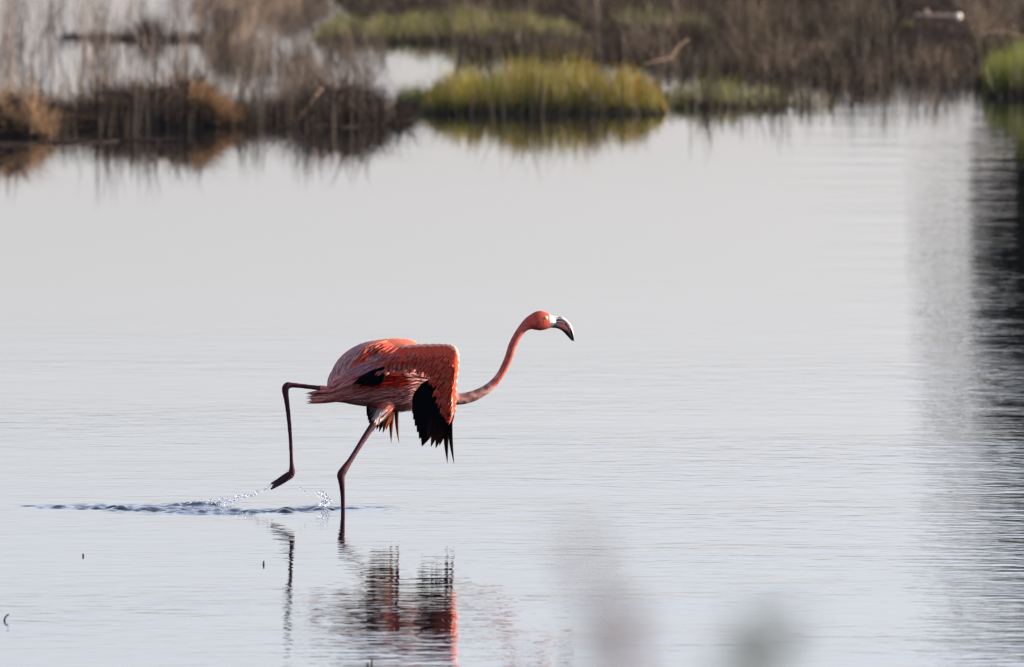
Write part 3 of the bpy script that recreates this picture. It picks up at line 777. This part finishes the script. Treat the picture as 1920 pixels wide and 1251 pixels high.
# heaps of dead vegetation and mud
def mound(label, pts, yb, depth, n, pal_l, core_h):
    """pts: (px, top py) outline of the heap; yb its waterline"""
    xs_ = np.array([p[0] for p in pts], float); hs_ = (yb - np.array([p[1] for p in pts], float))
    base = ground(xs_.mean(), yb)
    sc = FPX / base.y
    root = thing('debris_mound', (base.x, base.y, 0), label, 'mound')
    nu, nv = 44, 18
    V = []
    for i in range(nu + 1):
        px = xs_[0] + (xs_[-1] - xs_[0]) * i / nu
        hpx = max(np.interp(px, xs_, hs_), 0.0) * core_h
        x = (px - 960) / FPX * base.y
        for j in range(nv + 1):
            a = math.pi * j / nv
            yy = base.y + depth * .5 - depth * .5 * math.cos(a) - depth * .1
            nz_ = mnoise.noise(Vector((x * 7, yy * 7, i * .05))) * .45 + mnoise.noise(Vector((x * 19, yy * 19, 3))) * .22
            V.append((x, yy, -.03 + (hpx / sc + .03) * (math.sin(a) ** .7) * (1 + nz_)))
    Fq = [(i * (nv + 1) + j, (i + 1) * (nv + 1) + j, (i + 1) * (nv + 1) + j + 1, i * (nv + 1) + j + 1) for i in range(nu) for j in range(nv)]
    core = link('core', mesh('core', V, Fq), root, M_MUD)
    Vn = np.array(V)
    k = rng.integers(0, len(Vn), n)
    k = k[Vn[k][:, 2] > -.025]
    b = Vn[k] + rng.normal(0, .012, (len(k), 3))
    m = len(k)
    slope = np.stack([np.sign(b[:, 0] - base.x) * rng.uniform(.1, 1.1, m), -rng.uniform(-.3, .8, m)], 1) + rng.normal(0, .8, (m, 2))
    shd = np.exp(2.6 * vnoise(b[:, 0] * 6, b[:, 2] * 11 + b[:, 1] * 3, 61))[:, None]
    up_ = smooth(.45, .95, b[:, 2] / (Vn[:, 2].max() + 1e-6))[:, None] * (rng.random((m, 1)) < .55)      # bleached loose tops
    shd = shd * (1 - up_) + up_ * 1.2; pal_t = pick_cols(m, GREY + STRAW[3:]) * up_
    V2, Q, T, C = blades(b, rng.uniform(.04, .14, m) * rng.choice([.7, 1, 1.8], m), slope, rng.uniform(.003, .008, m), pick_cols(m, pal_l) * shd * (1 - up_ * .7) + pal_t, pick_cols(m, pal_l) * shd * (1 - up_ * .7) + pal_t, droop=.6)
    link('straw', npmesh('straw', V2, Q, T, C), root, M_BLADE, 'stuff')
    return root
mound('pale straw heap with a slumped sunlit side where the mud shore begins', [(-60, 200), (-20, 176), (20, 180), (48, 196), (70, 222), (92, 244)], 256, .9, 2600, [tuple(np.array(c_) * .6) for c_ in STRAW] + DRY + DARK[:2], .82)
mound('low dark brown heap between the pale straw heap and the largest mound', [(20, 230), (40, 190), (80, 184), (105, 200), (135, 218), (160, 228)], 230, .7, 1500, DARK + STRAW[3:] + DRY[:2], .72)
mound('largest dark mound of dead vegetation with a straw flank coloured sunlit orange', [(105, 231), (150, 216), (190, 188), (240, 170), (275, 178), (305, 168), (340, 158), (372, 170), (405, 196), (440, 216), (476, 234)], 236, 1.3, 5200, DARK * 4 + DRY_D + STRAW[3:] + STRAW[:1], .86)
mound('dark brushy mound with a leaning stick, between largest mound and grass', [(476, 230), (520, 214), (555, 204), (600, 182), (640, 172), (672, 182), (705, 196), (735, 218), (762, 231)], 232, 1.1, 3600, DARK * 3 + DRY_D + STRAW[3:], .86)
tag_y = ground(395, 232)
# straw on the big mound's flank, its sunlit glow put into the orange colour
n = 2000
b = gxy(rng.uniform(350, 448, n), np.full(n, 236.0)); tt = rng.random(n)
topx = np.interp((b[:, 0] / ground(0, 236).y * FPX + 960), [345, 375, 405, 440], [80, 72, 44, 16]) / (FPX / ground(0, 236).y)
b[:, 1] += rng.uniform(-.05, .5, n); b[:, 2] = topx * tt * .95
V, Q, T, C = blades(b, rng.uniform(.06, .13, n), np.stack([rng.uniform(.3, 1.4, n), rng.uniform(-1, .2, n)], 1), rng.uniform(.004, .010, n), pick_cols(n, STRAW) * .7, pick_cols(n, STRAW) * .7, droop=.9)
big = [o for o in bpy.data.objects if o.name.startswith('debris_mound')][2]
so = link('sunlit_straw', npmesh('sunlit_straw', V, Q, T, C), big, M_BLADE, 'stuff')
so['label'] = 'straw on the flank coloured orange as if sunlit'

# sticks and logs -------------------------------------------------
Ym = ground(600, 232).y - .25
tag(link('leaning_stick', stick_mesh('leaning_stick', [at(558, 226, Ym), at(578, 198, Ym + .05), at(603, 166, Ym + .15)], .009, .006, (.15, .10, .07)), mat=M_STICK), 'weathered stick leaning against the dark brushy mound', 'stick')
g = ground(1760, 44)
lg = thing('drift_log', (g.x, g.y, 0), 'pale driftwood log lying in the dark scrub, a pale ball painting the glint at its end', 'log')
link('trunk', stick_mesh('trunk', [at(1715, 30, g.y), at(1745, 31, g.y), at(1775, 32, g.y), at(1800, 32, g.y)], .018, .024, (.26, .18, .13), 10), lg, M_STICK)
link('branch_stub', stick_mesh('branch_stub', [at(1742, 30, g.y), at(1736, 18, g.y + .02)], .012, .008, (.36, .27, .21), 8), lg, M_STICK)
bm = bmesh.new(); bmesh.ops.create_icosphere(bm, subdivisions=2, radius=.024)
for v in bm.verts: v.co *= 1 + .16 * mnoise.noise(v.co * 40)
me = bpy.data.meshes.new('end_glint'); bm.to_mesh(me); bm.free()
me.transform(Matrix.Translation(at(1797, 31, g.y - .01))); setcol(me, np.tile((.80, .74, .66), (len(me.vertices), 1)))  # pale ball stands in for a bright glint on the log
link('end_glint', me, lg, M_STICK)
for k, (pa, lab) in enumerate((([(1835, 66), (1875, 58), (1925, 70)], 'bent dead branch arching over the bright fresh green clump'), ([(1260, 108), (1272, 88), (1290, 74)], 'pale broken branch sticking up between scrub and low dull clump'),
                               ([(1205, 122), (1240, 112), (1262, 108)], 'pale fallen twig lying on top of the broad yellow-green clump'))):
    yy = ground(pa[0][0], 150).y
    tag(link('dead_branch', stick_mesh('dead_branch', [at(a, b, yy + .05 * i) for i, (a, b) in enumerate(pa)], .0055, .003, (.22, .15, .105)), mat=M_STICK), lab, 'branch')
# thin dead reed stems along the water's edge, each clump a plant of its own
def reed(px, py, n, h, spread, w=(.005, .011), pal=GREY + DRY, label=None, group='dead reed stems along the waterline', bush=False):
    base = ground(px, py)
    b = np.tile(np.array(base), (n, 1)); b[:, 0] += rng.normal(0, .05 if not bush else .06, n); b[:, 1] += rng.normal(0, .10, n); b[:, 2] = -.03
    hh = h * rng.uniform(.55, 1.1, n)
    lean = rng.normal(0, spread, (n, 2)) + np.array((random.uniform(-.12, .12), 0))
    root = thing('dead_reed', (base.x, base.y, 0), label, 'reed', group)
    V, Q, T, C = blades(b, hh, lean, rng.uniform(*w, n), pick_cols(n, pal), pick_cols(n, pal), droop=.25)
    link('stems', npmesh('stems', V, Q, T, C), root, M_BLADE, 'stuff')
    return root
for (px, py, n, hpx) in ((128, 262, 8, 62), (195, 250, 16, 118), (240, 246, 14, 100), (275, 244, 16, 116), (330, 242, 12, 95), (365, 240, 9, 75), (455, 238, 9, 105), (478, 236, 14, 90), (520, 240, 13, 78), (555, 240, 16, 94),
                         (580, 240, 14, 98), (606, 240, 13, 96), (640, 238, 10, 80), (668, 238, 8, 86), (700, 236, 12, 60), (880, 222, 6, 72), (935, 222, 7, 66), (1005, 222, 8, 86), (1050, 222, 6, 70), (1092, 222, 7, 82), (1135, 222, 9, 94), (1180, 222, 5, 60),
                         (1322, 208, 9, 100), (1362, 208, 6, 60), (1405, 205, 12, 72), (1448, 205, 9, 92), (1470, 205, 7, 72), (1515, 198, 12, 68), (1565, 196, 8, 74), (1592, 196, 8, 82), (1640, 192, 9, 76), (1668, 190, 10, 96), (1700, 190, 6, 60), (1560, 170, 8, 60), (1615, 172, 9, 70), (1780, 176, 8, 62), (1815, 172, 8, 66)):
    where = ('before the pale straw heap' if px < 150 else 'before the largest dark mound' if px < 400 else 'in the gap between the two dark mounds' if px < 500 else 'before the dark brushy mound' if px < 730 else
             'before the broad yellow-green grass clump' if px < 1250 else 'before the low dull green grass clump' if px < 1480 else 'in open shallows before the brown scrub')
    reed(px, py, n * 2, hpx * (1.12 if px > 730 else 1.3) / (FPX / ground(px, py).y), .10, (.003, .0075), DRY_D + DARK, label='thin dead reed stems rising from the water ' + where, group='dead reeds ' + where)
reed(740, 215, 46, .16, .65, (.003, .006), label='spiky dead rosette tuft fanning out of the water by the leafy green tuft', group=None, bush=True)
reed(1740, 196, 40, .20, .30, (.004, .008), DARK + GREY, label='bushy dark dead plant standing alone in the shallows off the scrub', group=None, bush=True)
reed(285, 74, 190, .24, .5, (.005, .010), DARK + DRY_D, label='dark spreading dead bush on the narrow far mud spit', group=None, bush=True)
# the trees beyond the marsh whose reflections darken the water at the right
def tree(label, px, Yt, h, trunk_r, crown, n, lean=0.0, gap=.34, soft=.5):
    x = (px - 960) / FPX * Yt
    zb = .22
    root = thing('marsh_tree', (x, Yt, zb), label, 'tree')
    pts = [(x, Yt, zb - .2), (x + lean * .3, Yt, h * .3), (x + lean * .6, Yt + .1, h * .65), (x + lean, Yt, h * .97)]
    link('trunk', stick_mesh('trunk', pts, trunk_r, trunk_r * .25, (.06, .048, .04), 10), root, M_STICK)
    P = catmull(pts, 6); L_ = []
    for (z0, z1, rl, rr, dens) in crown:
        k = int(n * dens); z = rng.uniform(z0, z1, k); a = rng.uniform(0, 2 * np.pi, k); r = rng.random(k) ** soft
        tier = (np.floor(z / gap) + .5) * gap; z = tier + (z - tier) * .55            # loose tiers of boughs
        ax = np.interp(z, P[:, 2], P[:, 0])
        ca = np.cos(a); rx = np.where(ca < 0, rl, rr)
        L_.append(np.stack([ax + ca * r * rx, Yt + np.sin(a) * r * (rl + rr) * .5, z - .18 * r], 1))
    Lc = np.concatenate(L_); m = len(Lc)
    d1 = rng.normal(0, 1, (m, 3)); d1 /= np.linalg.norm(d1, axis=1)[:, None]; d2 = np.cross(d1, rng.normal(0, 1, (m, 3))); d2 /= np.linalg.norm(d2, axis=1)[:, None]
    s = rng.uniform(.05, .10, m)[:, None]
    V = np.stack([Lc - d1 * s, Lc + d2 * s * .5, Lc + d1 * s, Lc - d2 * s * .5], 1).reshape(-1, 3)
    Q = np.arange(m * 4).reshape(-1, 4)
    link('crown', npmesh('crown', V, Q, None, np.repeat(pick_cols(m, [(.014, .020, .011), (.020, .026, .013), (.024, .025, .016)]), 4, 0)), root, M_LEAF)
    for i in range(12):
        t = .28 + .68 * i / 12; zz = h * t; xx = float(np.interp(zz, P[:, 2], P[:, 0]))
        sg = -1 if i % 2 else 1; rr = crown[0][2] * random.uniform(.6, .95)
        link('limb', stick_mesh('limb', [(xx, Yt, zz), (xx + sg * rr * .5, Yt + random.uniform(-.2, .2), zz + .12), (xx + sg * rr, Yt + random.uniform(-.3, .3), zz + .1)], trunk_r * .3, trunk_r * .08, (.06, .048, .04), 6), root, M_STICK)
    return root
tree('dense dark tree with narrow crown mirrored in the lake beyond the green clump', 1942, 130, 5.3, .13, [(2.1, 3.6, .52, .9, .62), (3.6, 4.3, .44, .75, .25), (4.3, 5.0, .28, .5, .10)], 14000, -.1, .34, .6)
tree('tall open tree with wide tiered crown mirrored in the lake beside the dense tree', 1915, 136, 7.6, .12, [(2.5, 3.2, 1.12, 1.3, .06), (3.2, 4.6, 1.14, 1.3, .26), (4.6, 6.6, 1.10, 1.3, .42), (6.6, 7.8, .9, 1.1, .14)], 3300, .15, .85, .75)

# ------------------------------------------------------------------ small things in the water by the bird
def twig(pts, r, lab):
    g0 = ground(*pts[0]); yy = g0.y
    P = [at(a, b, yy) for a, b in pts]; P[0].z = -.03
    return tag(link('twig', stick_mesh('twig', P, r, r * .6, (.035, .028, .025), 6), mat=M_STICK), lab, 'twig')
twig([(156, 1043), (156, 1041.5), (156, 1038)], .0042, 'tiny dark twig tip breaking the water below the wake')
twig([(494, 1059), (494.4, 1057), (494.6, 1052)], .0045, 'short dark twig tip standing in water beside the raised leg reflection')
twig([(4, 1164), (10, 1158), (17, 1152)], .0038, 'slanted bent dark twig poking out of the open water alone')
twig([(698, 1252), (697, 1244), (697.6, 1237)], .0042, 'taller of two dark upright twigs in the wing reflection')
twig([(690, 1252), (689.5, 1247), (689.6, 1242)], .0034, 'shorter of two dark upright twigs in the wing reflection')
def blob_mesh(name, items):
    """a spray: many small stretched drops as one mesh"""
    V, F = [], []
    ico = bmesh.new(); bmesh.ops.create_icosphere(ico, subdivisions=1, radius=1)
    bv = [v.co.copy() for v in ico.verts]; bf = [[v.index for v in f.verts] for f in ico.faces]; ico.free()
    for (c, r, d) in items:
        o = len(V); d = Vector(d)
        for v in bv:
            st = d * (v.dot(d.normalized()) if d.length > 0 else 0)
            V.append(Vector(c) + v * r * (1 + .3 * mnoise.noise(v * 2 + Vector(c) * 50)) + st * r)
        F += [tuple(i + o for i in f) for f in bf]
    return mesh(name, V, F)
items = []
a0, a1 = Vector(B(512, 911, .15)), Vector(ground(372, 946))
for i in range(190):               # string of water pulled up by the trailing foot
    t = i / 189 * random.uniform(.96, 1.02)
    p = a0.lerp(a1, t); p.z += -.018 * math.sin(t * math.pi) * .8 + .004 * math.sin(t * 40)
    w = .003 + .006 * t
    p += Vector((random.gauss(0, w * .5), random.gauss(0, w), random.gauss(0, w * .8)))
    p.z = max(p.z, .002)
    items.append((p, random.uniform(.0008, .0026) * (.6 + .7 * t), (a1 - a0).normalized() * random.uniform(1.5, 5.0)))
for px, py, r in ((429, 921, .0022), (431, 926, .002), (441, 917, .0015), (540, 883, .003), (556, 886, .003), (553, 889, .002), (505, 875, .0018), (528, 874, .0015)):
    items.append((B(px, py, .13), r, (0, 0, 0)))
tr = link('water_trail', blob_mesh('water_trail', items), mat=M_SPLASH, kind='stuff')
tag(tr, 'string of glittering drops trailing from the raised foot to the wake', 'splash')
items = []
gs = Vector(ground(606, 950))
for i in range(80):
    t = random.random(); ang = random.uniform(0, 6.28)
    hz = .048 * t ** 1.2
    p = gs + Vector((random.gauss(0, .012) + .010 * math.sin(t * 5), random.gauss(0, .02), .004 + hz))
    items.append((p, random.uniform(.0016, .0055) * (1.15 - .7 * t), Vector((random.gauss(0, .5), 0, 1)) * random.uniform(.3, 2.0)))
for px, py, r in ((563, 916, .003), (571, 923, .003), (583, 933, .002), (577, 929, .0015), (573, 908, .0012), (606, 925, .004), (612, 930, .004), (601, 922, .003), (614, 937, .004)):
    items.append((B(px, py, .0), r, (.3, 0, .8)))
sp = link('water_splash', blob_mesh('water_splash', items), mat=M_SPLASH, kind='stuff')
tag(sp, 'small upright splash of clear drops just behind the standing leg', 'splash')

# ------------------------------------------------------------------ weeds on the near bank, far out of focus
def weed(pxs, Yw, col, headcol, label, leafy, keep=1.0):
    """pxs: stem line in the picture from low to top at distance Yw"""
    P = [at(a, b, Yw + .03 * i) for i, (a, b) in enumerate(pxs)]
    zb = bank_z(Yw) - .05
    foot_ = Vector((P[0].x + .05, Yw, zb))
    root = thing('bank_weed', foot_, label, 'weed')
    link('stem', stick_mesh('stem', [foot_, foot_.lerp(P[0], .5) + Vector((.01, 0, 0))] + P, .0030, .0014, col, 8), root, M_STICK)
    V, F, C = [], [], []
    top = catmull([tuple(p) for p in P], 12); n = len(top)
    for i in range(n):
        for k in range(2 if not leafy else 1):
            if random.random() > keep: continue
            b = top[i]; a = random.uniform(0, 6.28); L_ = random.uniform(.010, .020) if not leafy else random.uniform(.02, .036)
            d = np.array((math.cos(a), math.sin(a), random.uniform(.3, 1.0))); d /= np.linalg.norm(d)
            v, f = feather(b, b + d * L_, L_ * (.32 if not leafy else .26), (math.sin(a), -math.cos(a), .4), nseg=4, pointed=.4, thick=.0008)
            o = len(V); V += v; F += [tuple(q_ + o for q_ in ff_) for ff_ in f]; C += [np.array(headcol) * random.uniform(.7, 1.2)] * len(v)
    link('seed_head' if not leafy else 'leaves', mesh('head', V, F, C), root, M_GREEN if leafy else M_BLADE, 'stuff')
    return root
weed([(1190, 1330), (1178, 1230), (1165, 1180), (1150, 1150)], 9.2, (.16, .11, .10), (.17, .12, .12), 'blurred purplish-brown seed head of a tall weed on the near bank', False, .75)
weed([(1135, 1320), (1110, 1150), (1098, 1070), (1085, 1020)], 8.6, (.14, .12, .12), (.20, .18, .19), 'fainter blurred grey stem of a taller weed beside the seed head', False, .38)
weed([(1405, 1370), (1410, 1280), (1418, 1220), (1432, 1190)], 9.0, (.08, .10, .05), (.11, .14, .07), 'blurred green leafy top of a low weed on the near bank', True, .75)
